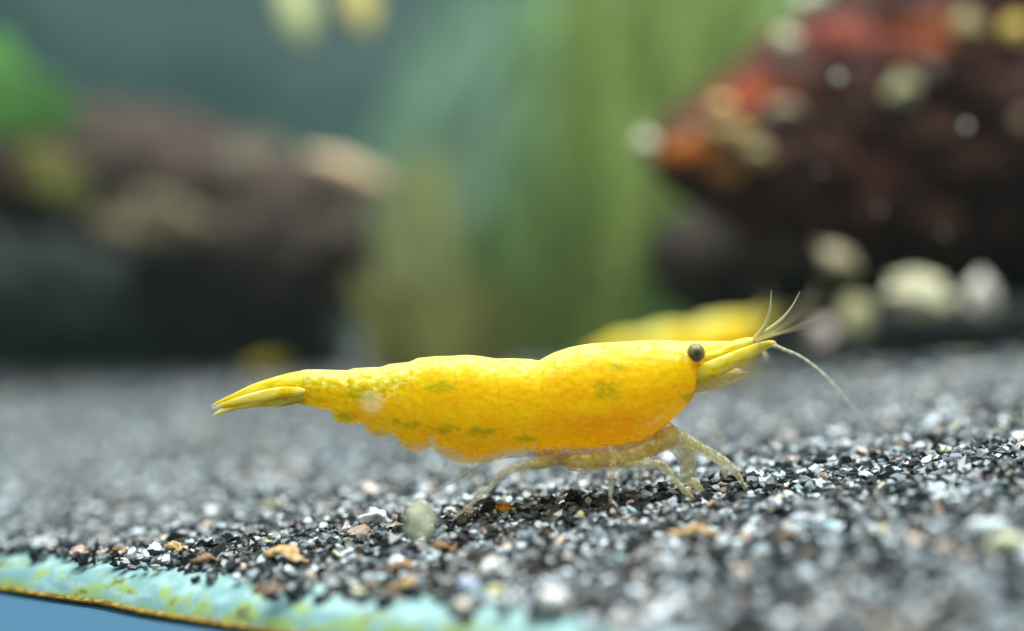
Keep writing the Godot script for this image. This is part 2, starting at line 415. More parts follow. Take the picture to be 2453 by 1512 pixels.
	put("leg", limb(slim([[1800, 1270, -60, 12, 11], [1797, 1313, -84, 8, 8], [1795, 1360, -92, 6, 6], [1793, 1404, -96, 3, 3]]), 10, 14, glass_leg_colour), leg_mat, root)
	put("leg", limb(slim([[1930, 1240, -30, 17, 14], [1985, 1276, -40, 14, 12], [2022, 1304, -44, 10, 9], [2033, 1338, -46, 7, 7], [2038, 1370, -46, 5, 5], [2042, 1396, -46, 3, 3]]), 12, 16, leg_colour), leg_mat, root)
	return root

# ------------------------------------------------------------------ scene
func _ready() -> void:
	rng.seed = 7
	for p in [[n_a, 11, 0.010, 3], [n_b, 23, 0.030, 3], [n_c, 37, 0.022, 3]]:
		p[0].seed = p[1]
		p[0].frequency = p[2]
		p[0].fractal_octaves = p[3]
		p[0].noise_type = FastNoiseLite.TYPE_SIMPLEX_SMOOTH
	# camera
	var cam := Camera3D.new()
	var lens := CameraAttributesPhysical.new()
	lens.frustum_focal_length = 8.0
	lens.exposure_aperture = 2.0
	lens.frustum_focus_distance = FOCUS
	lens.frustum_near = 0.01
	lens.frustum_far = 5.0
	cam.attributes = lens
	cam.projection = Camera3D.PROJECTION_FRUSTUM
	cam.near = 0.01
	cam.far = 5.0
	cam.size = 2.0 * 0.01 * 883.0 * U / FOCUS
	cam.frustum_offset = Vector2(0.0, -146.0 * U / FOCUS * 0.01)
	cam.position = Vector3(0.0, CAM_H * U, FOCUS)
	cam.current = true
	cam.name = "camera"
	add_child(cam)
	# surroundings: a dim room outside the glass
	var env := Environment.new()
	env.background_mode = Environment.BG_COLOR
	env.background_color = Color(0.14, 0.165, 0.185).linear_to_srgb()
	env.tonemap_mode = Environment.TONE_MAPPER_LINEAR
	env.tonemap_exposure = 1.04
	env.sdfgi_enabled = true
	env.ssao_enabled = true
	env.ssil_enabled = true
	var we := WorldEnvironment.new()
	we.environment = env
	add_child(we)
	# the aquarium's lamp, over the tank and a little behind the shrimp
	var lamp_pos := Vector3(0.01, 0.20, -0.005)
	var al := AreaLight3D.new()
	al.area_size = Vector2(0.28, 0.20)
	al.light_energy = 0.165
	al.light_color = Color(0.97, 1.0, 0.99)
	al.shadow_enabled = true
	al.position = lamp_pos
	al.rotation = Vector3(-PI / 2, 0, 0)
	al.name = "aquarium_lamp_light"
	add_child(al)

	# the tank's water, faintly clouded
	env.volumetric_fog_enabled = true
	env.volumetric_fog_density = 0.0
	var water := FogVolume.new()
	water.size = Vector3(0.30, 0.14, 0.19)
	water.position = Vector3(0, 0.06, -0.075)
	var wm := FogMaterial.new()
	wm.density = 0.12
	wm.albedo = Color(0.75, 0.92, 0.90)
	water.material = wm
	water.name = "water"
	water.set_meta("kind", "structure")
	add_child(water)
	find_seam()
	build_tank()
	build_sand()
	build_background()
	var s1 := shrimp("large bright yellow shrimp in sharp focus standing on the dark sand")
	build_litter()
	var s2: Node3D = s1.duplicate()
	s2.name = numbered("yellow_shrimp")
	add_child(s2, true)
	tag(s2, "blurred yellow shrimp seen over the back of the sharp one", "shrimp")
	s2.scale = Vector3.ONE * 0.77
	s2.rotation = Vector3(0, deg_to_rad(44.0), 0)
	s2.position = Vector3(0.0125, ground(0.0145, -0.046) - 0.0002, -0.046)
	var s3: Node3D = s1.duplicate()
	s3.name = numbered("yellow_shrimp")
	add_child(s3, true)
	tag(s3, "small dim yellow shrimp far behind the tail of the sharp one", "shrimp")
	s3.scale = Vector3.ONE * 0.40
	s3.rotation = Vector3(0, deg_to_rad(74.0), 0)
	s3.position = Vector3(-0.0238, ground(-0.0238, -0.096) - 0.0006, -0.096)
	for s in [s1, s2, s3]: s.set_meta("group", "yellow shrimps on the sand")

# ------------------------------------------------------------------ tank
var seam := []                                          # where the sand meets the front glass, seen from above [x, z]
const SEAM_LINE := [[-260, 1496], [0, 1532], [245, 1562], [450, 1590], [611, 1610], [800, 1636], [1000, 1658], [1204, 1674], [1448, 1702], [1734, 1758], [2050, 1830]]

func find_seam() -> void:
	for q in SEAM_LINE:
		var best := 1.0
		var low := 1e9
		var r := 0.55
		while r < 1.5:
			var w := at(q[0], q[1], r)
			var d := absf(w.y - ground(w.x, w.z, 0.0))
			if d < low:
				low = d
				best = r
			r += 0.002
		var w := at(q[0], q[1], best)
		seam.append([w.x, w.z])

func seam_at(t: float) -> Vector2:
	var f := t * (seam.size() - 1)
	var i := clampi(int(floor(f)), 0, seam.size() - 2)
	f -= i
	var a: Array = seam[maxi(i - 1, 0)]
	var b: Array = seam[i]
	var c: Array = seam[i + 1]
	var d: Array = seam[mini(i + 2, seam.size() - 1)]
	var q := []
	for m in 2:
		q.append(0.5 * (2.0 * b[m] + (c[m] - a[m]) * f + (2.0 * a[m] - 5.0 * b[m] + 4.0 * c[m] - d[m]) * f * f + (3.0 * b[m] - a[m] - 3.0 * c[m] + d[m]) * f * f * f))
	return Vector2(q[0], q[1])

func seam_side(x: float, z: float) -> float:            # > 0 inside the tank
	if x < seam[0][0]:
		return ((seam[0][1] + (x - seam[0][0]) * 0.9) - z) * 0.7
	for i in seam.size() - 1:
		if x <= seam[i + 1][0]:
			var t: float = (x - seam[i][0]) / (seam[i + 1][0] - seam[i][0])
			return (lerpf(seam[i][1], seam[i + 1][1], t) - z) * 0.6
	return (seam[-1][1] + (x - seam[-1][0]) * 1.6 - z) * 0.5

func strip(profile: Array, t0: float, t1: float, n: int, colour: Callable) -> ArrayMesh:   # a bead along the foot of the curved front glass; profile [out, up]
	var rows := []
	var cols := []
	for i in n + 1:
		var t := lerpf(t0, t1, float(i) / n)
		var c := seam_at(t)
		var d := (seam_at(minf(t + 0.01, 1.0)) - seam_at(maxf(t - 0.01, 0.0))).normalized()
		var o := Vector2(-d.y, d.x)              # out of the tank
		var y := ground(c.x, c.y, 0.0)
		var row := PackedVector3Array()
		var cl := PackedColorArray()
		for k in profile.size():
			var q: Array = profile[k]
			var wob := 1.0 + 0.3 * n_c.get_noise_2d(t * 500.0, k * 60.0)
			row.append(Vector3(c.x + o.x * q[0], y + q[1] + float(q[2]) * wob, c.y + o.y * q[0]))
			cl.append(colour.call(t, float(k) / (profile.size() - 1)))
		rows.append(row)
		cols.append(cl)
	return grid(rows, cols, false)

func build_tank() -> void:
	var tank := thing("sealant_seam", "pale mint sealant seam with green algae curving along the lower left edge of the sand", "seam")
	var prof := []
	for k in 15:
		var a := float(k) / 14.0
		prof.append([-0.0006 + 0.0020 * a + 0.0003 * sin(PI * a), -0.00006 - 0.00155 * a + 0.00018 * sin(PI * a), 0.00006 * (1.0 - a)])
	var sm := mat(Color.WHITE, 0.35, 0.5)
	var seal := put("sealant", strip(prof, 0.0, 1.0, 420, func(t: float, k: float) -> Color:
		var f := n_c.get_noise_2d(t * 900.0, k * 120.0)
		var g := n_b.get_noise_2d(t * 700.0, k * 60.0 + 50.0)
		var e := n_c.get_noise_2d(t * 2600.0, k * 420.0)
		var c := lin(0.20, 0.36, 0.365).lerp(lin(0.33, 0.51, 0.505), clampf(0.5 + f * 1.6, 0, 1))
		c = c.lerp(lin(0.18, 0.34, 0.33), clampf(e * 1.5, 0, 0.6))
		c = c.lerp(lin(0.28, 0.40, 0.09), clampf((g + f * 0.5 + (k - 0.62) * 1.1) * 2.6, 0, 0.85))
		return c.lerp(lin(0.13, 0.10, 0.04), clampf((g * 0.7 + f - 0.50) * 5.0, 0, 0.8))), sm, tank)
	tag(seal, "pale mint sealant with green algae patches", "")
	var film := []
	for k in 9:
		var a := PI * 0.5 * k / 8.0
		film.append([0.00146 + 0.00016 * sin(a * 2.0), -0.00152 - 0.00030 * float(k) / 8.0, 0.00003])
	put("algae_line", strip(film, 0.0, 1.0, 420, func(t: float, k: float) -> Color:
		var f := n_c.get_noise_2d(t * 5200.0, k * 60.0)
		var g := n_b.get_noise_2d(t * 2200.0, k * 30.0)
		return lin(0.15, 0.075, 0.006).lerp(lin(0.34, 0.25, 0.03), clampf(0.35 + f * 1.6 + g, 0, 1))), mat(Color.WHITE, 0.6, 0.4), tank)
	# the blue mat that the tank stands on
	var rows := []
	var cols := []
	for i in 61:
		var row := PackedVector3Array()
		var cl := PackedColorArray()
		for j in 2:
			var t := float(i) / 60.0
			var c := seam_at(t)
			var d := (seam_at(minf(t + 0.01, 1.0)) - seam_at(maxf(t - 0.01, 0.0))).normalized()
			var o := Vector2(-d.y, d.x)
			var q := c + o * (0.0012 if j == 0 else 0.040)
			row.append(Vector3(q.x, ground(c.x, c.y, 0.0) - 0.00185 - 0.004 * j, q.y))
			cl.append(lin(0.036, 0.100, 0.165))
		rows.append(row)
		cols.append(cl)
	var blue := put("blue_base_mat", grid(rows, cols, false), mat(Color.WHITE, 0.7, 0.3))
	tag(blue, "smooth blue mat below the aquarium's front seam", "mat")
	# back glass, clouded by teal water and algae
	rows = []
	cols = []
	for i in 61:
		var row := PackedVector3Array()
		var cl := PackedColorArray()
		for j in 101:
			var x := lerpf(-0.16, 0.16, j / 100.0)
			var y := lerpf(-0.01, 0.13, i / 60.0)
			row.append(Vector3(x, y, -0.172))
			var f := n_a.get_noise_2d(x * 3000.0, y * 3000.0) + 0.5 * n_b.get_noise_2d(x * 4000.0, y * 4000.0)
			cl.append(lin(0.022, 0.056, 0.053).lerp(lin(0.055, 0.100, 0.092), clampf(0.4 + f * 1.2, 0, 1)))
		rows.append(row)
		cols.append(cl)
	var bw := put("back_wall", grid(rows, cols, false), mat(Color.WHITE, 0.6, 0.4))
	tag(bw, "", "", "", "structure")
	# lamp over the tank, outside the frame
	var lamp := thing("aquarium_lamp", "flat white aquarium lamp hanging over the open tank", "lamp", Vector3(0.01, 0.20, -0.005))
	var hb := BoxMesh.new()
	hb.size = Vector3(0.30, 0.012, 0.22)
	var house := put("housing", hb, mat(Color(0.8, 0.8, 0.8), 0.4, 0.5, false), lamp)
	house.position = Vector3(0, 0.010, 0)
	var db := BoxMesh.new()
	db.size = Vector3(0.28, 0.002, 0.20)
	var dm := mat(Color(0.9, 0.9, 0.9), 0.5, 0.5, false)
	dm.emission_enabled = true
	dm.emission = Color(1.0, 0.985, 0.95)
	dm.emission_energy_multiplier = 0.3
	var dif := put("diffuser", db, dm, lamp)
	dif.position = Vector3(0, 0.0025, 0)

func build_sand() -> void:
	# the bed under the loose grains
	var rows := []
	var cols := []
	var nx := 300
	var nz := 260
	for i in nz + 1:
		var z := lerpf(-0.20, 0.045, float(i) / nz)
		var row := PackedVector3Array()
		var cl := PackedColorArray()
		for j in nx + 1:
			var x := lerpf(-0.14, 0.14, float(j) / nx)
			var under := clampf((0.0012 - seam_side(x, z)) / 0.0006, 0.0, 1.0)
			row.append(Vector3(x, ground(x, z) - 0.0003 - 0.016 * under, z))
			var f := n_c.get_noise_2d(x * 90000.0, z * 90000.0)
			var g := 0.05 + 0.05 * f
			cl.append(lin(g, g * 1.02, g * 1.03))
		rows.append(row)
		cols.append(cl)
	var bed := put("sand", grid(rows, cols, false), mat(Color.WHITE, 0.8, 0.3))
	tag(bed, "", "", "", "structure")
	# loose grains
	var proto: Array[Mesh] = []
	for k in 5:
		var sd := Vector3(k * 7.3, k * 3.1, k * 11.7)
		proto.append(chip(sd))
	var xf := []
	var cc := []
	for k in 5:
		xf.append([])
		cc.append([])
	var row_z := 0.040
	while row_z > -0.19:
		var r := 1.0 - row_z / FOCUS
		var near := clampf((r - 1.4) / 1.2, 0.0, 1.0)
		var gap := lerpf(0.00034, 0.00044, near) + 0.00013 * clampf(row_z / 0.012, 0.0, 1.0)
		var reach := 0.0232 * r + 0.006
		var x := -reach
		while x < reach:
			x += gap * rng.randf_range(0.6, 1.4)
			var z := row_z + rng.randf_range(-0.5, 0.5) * gap
			if seam_side(x, z) < -0.0006 + 0.0014 * rng.randf(): continue
			var sz := gap * (0.62 + 0.5 * rng.randf() * rng.randf())
			if rng.randf() < 0.05: sz *= 1.6
			var y := ground(x, z) + rng.randf_range(-0.5, 0.35) * gap
			var b := Basis.from_euler(Vector3(rng.randf_range(-0.7, 0.7), rng.randf() * TAU, rng.randf_range(-0.7, 0.7)))
			b = b.scaled_local(Vector3(sz * rng.randf_range(0.8, 1.35), sz * rng.randf_range(0.45, 0.85), sz * rng.randf_range(0.7, 1.1)))
			var k := rng.randi() % 5
			xf[k].append(Transform3D(b, Vector3(x, y, z)))
			cc[k].append(grain_colour())
		row_z -= gap * 0.9
	var total := 0
	for k in 5:
		var mm := MultiMesh.new()
		mm.transform_format = MultiMesh.TRANSFORM_3D
		mm.use_colors = true
		mm.mesh = proto[k]
		mm.instance_count = xf[k].size()
		for i in xf[k].size():
			mm.set_instance_transform(i, xf[k][i])
			mm.set_instance_color(i, cc[k][i])
		var o := MultiMeshInstance3D.new()
		o.multimesh = mm
		o.material_override = mat(Color.WHITE, [0.40, 0.28, 0.16, 0.32, 0.20][k], [0.5, 0.55, 0.7, 0.5, 0.65][k])
		o.name = "sand_grains" if k == 0 else "sand_grains_%03d" % k
		o.set_meta("kind", "stuff")
		bed.add_child(o, true)
		total += xf[k].size()
	print("grains ", total)

func grain_colour() -> Color:
	var p := rng.randf()
	var v := rng.randf()
	if p < 0.59: return lin(0.010 + 0.016 * v, 0.012 + 0.018 * v, 0.013 + 0.020 * v)
	if p < 0.73: return lin(0.045 + 0.08 * v, 0.06 + 0.09 * v, 0.065 + 0.10 * v)
	if p < 0.86: return lin(0.14 + 0.13 * v, 0.175 + 0.14 * v, 0.205 + 0.15 * v)
	if p < 0.945: return lin(0.48 + 0.24 * v, 0.55 + 0.23 * v, 0.61 + 0.21 * v)
	if p < 0.974: return lin(0.36 + 0.15 * v, 0.27 + 0.1 * v, 0.20 + 0.08 * v)
	if p < 0.984: return lin(0.50, 0.37 + 0.06 * v, 0.33)
	if p < 0.993: return lin(0.30 + 0.1 * v, 0.52, 0.56)
	return lin(0.48, 0.47, 0.24)

func chip(sd: Vector3) -> ArrayMesh:                    # a broken grain: flat facets
	var st := SurfaceTool.new()
	st.begin(Mesh.PRIMITIVE_TRIANGLES)
	st.set_smooth_group(-1)
	var nv := 4
	var nu := 6
	var pts := []
	for i in nv + 1:
		var row := []
		for j in nu:
			var th := PI * i / nv
			var ph := TAU * (j + 0.5 * (i % 2)) / nu
			var d := Vector3(sin(th) * cos(ph), cos(th), sin(th) * sin(ph))
			var kx := 1.0 + 1.1 * n_a.get_noise_3dv((d * 60.0 + sd * 100.0))
			if i == 0 or i == nv: kx = 0.8
			row.append(d * kx)
		pts.append(row)
	for i in nv:
		for j in nu:
			var a: Vector3 = pts[i][j]
			var b: Vector3 = pts[i][(j + 1) % nu]
			var c: Vector3 = pts[i + 1][(j + 1) % nu]
			var e: Vector3 = pts[i + 1][j]
			for tri in [[a, b, c], [a, c, e]]:
				var f: Vector3 = (tri[2] - tri[0]).cross(tri[1] - tri[0])
				if f.length() < 1e-5: continue
				var o: bool = f.dot(tri[0] + tri[1] + tri[2]) > 0.0
				var nn := f.normalized() * (1.0 if o else -1.0)
				for q in ([tri[0], tri[1], tri[2]] if o else [tri[0], tri[2], tri[1]]):
					st.set_normal(nn)
					st.set_color(Color.WHITE)
					st.add_vertex(q)
	return st.commit()

func L(x: float, y: float, r: float, h: float, w: float) -> Array:      # a limb's station seen at x, y from r focus-distances away
	return [(x - 1432.5) * r + 1432.5, 1420.0 - (CAM_H + (737.0 - y) * r), -(r - 1.0) * 5000.0, h * r, w * r]

func wood(dark: Color, light: Color, patches: Array, r: float) -> Callable:
	var spots := []
	for s in patches:
		var q: Array = L(s[0], s[1], r, 1, 1)
		spots.append([q[0], 1420.0 - q[1], s[2] * r, s[3] * r, s[4], s[5]])
	return func(_t: float, _a: float, q: Vector3) -> Color:
		var f := n_c.get_noise_3d(q.x * 0.5, q.y * 1.6, q.z * 0.5)
		var g := n_b.get_noise_3dv(q * 0.35)
		var c := dark.lerp(light, clampf(0.4 + f * 1.6 + g * 0.8, 0, 1))
		for s in spots:
			var d: float = 1.0 - Vector2((q.x + 1432.5 - s[0]) / s[2], (q.y - s[1]) / s[3]).length() + g * 0.7 + f * 0.4
			c = c.lerp(s[4], clampf(d * 1.8, 0, s[5]))
		return c

func blade(base: Vector3, lean: Vector2, tall: float, wide: float, twist: float) -> Array:
	var p := []
	for k in 6:
		var t := k / 5.0
		var w := wide * (0.55 + 0.6 * sin(PI * minf(t * 0.75 + 0.18, 1.0)) - 0.45 * t * t)
		p.append([base.x / U + 1432.5 + lean.x * t * t * tall + 40.0 * sin(t * 4.0 + twist), 1420.0 - (base.y / U + tall * t), base.z / U + lean.y * t * tall, w, 9.0])
	return p

func ribbon_plant(label: String, x: float, r: float, count: int, tall: float, tint: Color, tint2: Color, lean: float, wide: float, spread := 0.2) -> void:
	var lm := mat(Color.WHITE, 0.45, 0.4)
	lm.backlight_enabled = true
	lm.backlight = Color(0.7, 0.7, 0.7)
	var z := (1.0 - r) * FOCUS
	var xx := (x - 1432.5) * r * U
	var t := thing("ribbon_plant", label, "plant", Vector3.ZERO, "green plants at the back of the tank")
	for k in count:
		var b := Vector3(xx + rng.randf_range(-0.006, 0.006), 0, z + rng.randf_range(-0.006, 0.006))
		b.y = ground(b.x, b.z) - 0.001
		var c1 := tint.lerp(tint2, rng.randf())
		var path := blade(b, Vector2(lean + rng.randf_range(-spread, spread), rng.randf_range(-0.12, 0.12)), tall * rng.randf_range(0.7, 1.1), wide * rng.randf_range(0.7, 1.2), rng.randf() * 6.0)
		put("leaf", limb(path, 6, 10, func(_t: float, a: float, q: Vector3) -> Color:
			var f := n_b.get_noise_3dv(q * 0.3)
			return c1 * (1.0 + 0.5 * f)), lm, t)

func leaf_shape(path: Array, tint: Color, parent: Node3D, called := "leaf") -> MeshInstance3D:
	var lm := mat(Color.WHITE, 0.4, 0.4)
	lm.backlight_enabled = true
	lm.backlight = Color(0.6, 0.6, 0.6)
	return put(called, limb(path, 8, 16, func(_t: float, a: float, q: Vector3) -> Color:
		var f := n_b.get_noise_3dv(q * 0.4)
		var vein := clampf(1.0 - absf(cos(a)) * 14.0, 0, 1) * 0.25
		return tint * (1.0 + 0.45 * f + vein)), lm, parent)

func pebble(called: String, label: String, category: String, x: float, y: float, r: float, size: Vector3, tilt: float, tint: Color, group := "", alpha := 1.0) -> Node3D:
	var m := mat(Color.WHITE, 0.5, 0.4)
	if alpha < 1.0: m.transparency = BaseMaterial3D.TRANSPARENCY_ALPHA
	var o := put(called, lump(size * r * U, 0.6, 1.0, Vector3(x, y, r) * 0.1, 22, 14, func(_d: Vector3, q: Vector3) -> Color:
		var f := n_b.get_noise_3dv(q * 60.0) + 0.5 * n_c.get_noise_3dv(q * 130.0)
		var c := tint * (1.0 + 0.5 * f)
		return Color(c.r, c.g, c.b, alpha)), m)
	o.position = at(x, y, r)
	o.rotation.z = tilt
	tag(o, label, category, group)
	return o

func build_background() -> void:
	rng.seed = 21
	# driftwood on the left
	var wl := thing("driftwood", "large blurred brown driftwood log on the left with tan broken end", "driftwood")
	var bark := mat(Color.WHITE, 0.75, 0.3)
	var brown := lin(0.036, 0.027, 0.022)
	var dull := lin(0.078, 0.056, 0.044)
	var tan_c := lin(0.46, 0.33, 0.19)
	put("trunk", limb([L(-420, 420, 2.25, 170, 150), L(-100, 450, 2.25, 190, 170), L(230, 470, 2.25, 185, 190), L(520, 540, 2.25, 205, 200), L(800, 640, 2.22, 225, 200), L(940, 680, 2.2, 215, 180), L(1010, 700, 2.2, 180, 140), L(1045, 700, 2.2, 90, 60)], 14, 60,
		wood(brown, dull, [[300, 600, 230, 80, lin(0.52, 0.42, 0.26), 0.9], [430, 400, 110, 50, lin(0.10, 0.060, 0.045), 0.8], [-10, 440, 70, 80, lin(0.50, 0.27, 0.09), 0.8], [760, 470, 70, 40, lin(0.085, 0.050, 0.040), 0.8], [650, 390, 90, 40, lin(0.18, 0.16, 0.11), 0.7]], 2.0), 0.22, 0.45), bark, wl)
	put("root", limb([L(420, 700, 2.35, 120, 90), L(620, 850, 2.32, 130, 100), L(800, 930, 2.3, 110, 90), L(960, 1010, 2.28, 60, 60)], 10, 36, wood(lin(0.03, 0.032, 0.028), lin(0.06, 0.06, 0.05), [], 2.2), 0.2, 0.5), bark, wl)  # dark stub added for the shadowed gap beneath the log
	put("root", limb([L(-500, 800, 2.5, 260, 90), L(-100, 810, 2.5, 250, 100), L(300, 850, 2.48, 220, 100), L(650, 900, 2.45, 170, 90), L(860, 940, 2.4, 120, 70), L(980, 980, 2.4, 50, 40)], 12, 48, wood(lin(0.024, 0.032, 0.031), lin(0.055, 0.065, 0.062), [], 2.2), 0.2, 0.5), bark, wl)  # added filler mass; shade and haze under the log are in its teal colour
	var be := put("broken_end", limb([L(850, 432, 2.05, 10, 20), L(920, 455, 2.04, 30, 40), L(990, 485, 2.04, 38, 44), L(1055, 512, 2.05, 32, 40), L(1090, 528, 2.07, 10, 14)], 8, 20, wood(tan_c, lin(0.58, 0.44, 0.28), [], 2.0), 0.2, 0.8), bark, wl)
	tag(be, "bare tan splintered end", "")
	# red-brown driftwood on the right
	var wr := thing("driftwood", "dark red-brown driftwood filling the upper right with orange algae patches", "driftwood")
	var red := lin(0.30, 0.060, 0.020)
	put("trunk", limb([L(3500, 120, 1.8, 620, 420), L(3000, 200, 1.8, 560, 380), L(2650, 300, 1.78, 470, 330), L(2350, 385, 1.76, 350, 260), L(2130, 420, 1.74, 250, 200), L(1960, 430, 1.72, 150, 130), L(1860, 425, 1.70, 80, 70), L(1815, 420, 1.70, 25, 25)], 18, 84,
		wood(lin(0.018, 0.010, 0.008), lin(0.080, 0.028, 0.018), [[2330, 20, 260, 80, lin(0.10, 0.026, 0.016), 0.7], [2080, 300, 150, 60, lin(0.15, 0.04, 0.02), 0.6], [2650, 60, 240, 90, lin(0.11, 0.026, 0.014), 0.7], [1976, 393, 120, 46, lin(0.48, 0.14, 0.018), 0.9], [2170, 215, 130, 60, red, 0.95], [2090, 330, 110, 26, lin(0.34, 0.27, 0.10), 0.8], [2440, 30, 130, 60, lin(0.22, 0.05, 0.03), 0.85], [2720, 40, 150, 70, lin(0.26, 0.065, 0.022), 0.85], [2540, 440, 130, 60, lin(0.09, 0.025, 0.02), 0.7], [2190, 110, 70, 40, lin(0.12, 0.035, 0.03), 0.8], [2080, 460, 70, 40, lin(0.32, 0.15, 0.04), 0.7]], 1.55), 0.20, 0.5), bark, wr)
	put("root", limb([L(3400, 760, 1.95, 220, 160), L(2800, 780, 1.95, 190, 150), L(2400, 800, 1.95, 180, 140), L(2150, 790, 1.92, 190, 120), L(2000, 760, 1.90, 190, 100), L(1900, 770, 1.90, 140, 80), L(1840, 800, 1.90, 60, 40)], 12, 48, wood(lin(0.016, 0.012, 0.009), lin(0.042, 0.030, 0.020), [], 1.8), 0.2, 0.5), bark, wr)  # dark body added to fill the shaded hollow below the trunk
	put("root", limb([L(3300, 885, 1.71, 70, 60), L(2750, 900, 1.71, 58, 60), L(2500, 908, 1.71, 50, 54), L(2330, 928, 1.71, 38, 44), L(2230, 945, 1.71, 14, 18)], 10, 36, wood(lin(0.016, 0.018, 0.018), lin(0.04, 0.045, 0.045), [], 1.7), 0.2, 0.5), bark, wr)
	# plants at the back
	ribbon_plant("tall bright green ribbon plant in the middle of the background", 1560, 2.75, 14, 3000, lin(0.15, 0.27, 0.10), lin(0.22, 0.36, 0.16), 0.10, 240, 0.18)
	ribbon_plant("pale bluish green ribbon plant leaning left beside the teal back wall", 1140, 3.0, 14, 2900, lin(0.13, 0.24, 0.16), lin(0.20, 0.33, 0.22), 0.34, 220, 0.10)
	ribbon_plant("yellow-green ribbon plant just left of the red-brown driftwood", 1780, 2.6, 14, 3000, lin(0.14, 0.21, 0.04), lin(0.22, 0.30, 0.08), 0.12, 180)
	ribbon_plant("light green ribbon plant leaning over the red-brown driftwood", 1960, 2.7, 10, 3100, lin(0.20, 0.31, 0.08), lin(0.28, 0.38, 0.13), 0.16, 180)
	ribbon_plant("short olive plant beside the end of the left driftwood", 1150, 2.6, 9, 1500, lin(0.20, 0.23, 0.08), lin(0.30, 0.33, 0.15), -0.05, 190)
	ribbon_plant("short dark green plant behind the sharp shrimp's back", 1450, 2.5, 8, 1350, lin(0.05, 0.11, 0.035), lin(0.12, 0.18, 0.05), 0.05, 150)
	ribbon_plant("low dark plant in the shade left of the right driftwood", 1720, 2.3, 7, 1200, lin(0.06, 0.11, 0.025), lin(0.14, 0.18, 0.04), 0.02, 130)
	ribbon_plant("low olive plant on the far sand between both driftwoods", 1240, 2.05, 12, 640, lin(0.10, 0.11, 0.03), lin(0.19, 0.18, 0.05), -0.2, 110)
	ribbon_plant("low mossy green plant on the far sand behind the sharp shrimp's back", 1530, 2.1, 12, 700, lin(0.05, 0.09, 0.02), lin(0.11, 0.14, 0.03), 0.1, 110)
	# broad leaf at the left edge
	var bl := thing("broad_leaf_plant", "bright green broad leaved plant at the left edge above the driftwood", "plant")
	leaf_shape([L(-170, 300, 2.05, 10, 4), L(-70, 290, 2.07, 80, 6), L(30, 285, 2.08, 105, 7), L(110, 300, 2.09, 95, 6), L(175, 320, 2.10, 64, 5), L(215, 340, 2.10, 14, 4)], lin(0.065, 0.17, 0.04), bl)
	leaf_shape([L(60, 420, 1.95, 10, 4), L(120, 470, 1.95, 60, 6), L(190, 520, 1.95, 64, 6), L(250, 570, 1.96, 10, 4)], lin(0.15, 0.15, 0.04), bl)
	leaf_shape([L(-160, 210, 2.1, 10, 4), L(-90, 170, 2.1, 60, 6), L(0, 160, 2.1, 60, 6), L(60, 190, 2.1, 10, 4)], lin(0.10, 0.30, 0.06), bl)
	put("stem", limb([L(-180, 520, 2.0, 14, 14), L(-120, 400, 1.97, 12, 12), L(-60, 310, 1.95, 10, 10)], 6, 10, func(_t: float, _a: float, _q: Vector3) -> Color: return lin(0.2, 0.3, 0.08)), mat(Color.WHITE, 0.5), bl)
	# yellow leaves that hang into the picture from above
	for q in [[835, 20, 2.1, "pale green-yellow drooping leaf tip at the top, left of the other", 0.45, lin(0.62, 0.66, 0.32)], [1005, -5, 2.0, "golden yellow drooping leaf tip at the top, right of the other", 0.4, lin(0.72, 0.62, 0.22)]]:
		var h := thing("hanging_leaf", q[3], "leaf", Vector3.ZERO, "yellow leaf tips hanging from the top")
		leaf_shape([L(q[0] - 130, q[1] - 330, q[2], 10, 5), L(q[0] - 70, q[1] - 160, q[2], 40, 14), L(q[0] - 20, q[1] - 40, q[2], 46, 20), L(q[0] + 8, q[1] + 50, q[2], 44, 20), L(q[0] + 25, q[1] + 100, q[2], 8, 6)], q[5], h, "blade")
	# crumbs lodged on the right driftwood and pebbles at its foot
	for q in [[2206, 119, 1.50, 40, 42, 0.0, lin(0.62, 0.58, 0.42), "round cream crumb high on the right driftwood"], [2014, 302, 1.50, 44, 34, 0.2, lin(0.62, 0.44, 0.16), "tan crumb between the orange and red algae patches"], [2195, 305, 1.48, 70, 22, -0.1, lin(0.44, 0.36, 0.24), "long grey-tan strip under the red algae patch"], [1804, 408, 1.58, 40, 42, 0.0, lin(0.56, 0.56, 0.40), "pale crumb at the left tip of the right driftwood"], [2523, 250, 1.42, 60, 46, 0.6, lin(0.34, 0.32, 0.17), "olive crumb in the middle of the right driftwood"], [2610, 190, 1.42, 50, 30, -0.5, lin(0.22, 0.20, 0.16), "dull grey crumb beside the olive one"], [2705, 82, 1.40, 50, 56, 0.3, lin(0.30, 0.24, 0.10), "brownish crumb left of the bright yellow one"], [2840, 82, 1.40, 40, 44, 0.0, lin(0.85, 0.64, 0.14), "bright yellow crumb at the upper right edge"], [2121, 434, 1.50, 44, 40, 0.0, lin(0.30, 0.24, 0.09), "olive crumb right of the orange algae patch"], [2858, 335, 1.40, 46, 40, 0.3, lin(0.36, 0.24, 0.15), "tan crumb at the right edge"], [2265, -4, 1.5, 70, 24, 0.2, lin(0.50, 0.54, 0.36), "pale green strip at the top of the right driftwood"]]:
		pebble("food_crumb", q[7], "crumb", q[0], q[1], 1.665, Vector3(q[3], q[4], minf(q[3], q[4])) * 0.78, q[5], q[6] * 0.8, "pale crumbs lodged on the right driftwood")
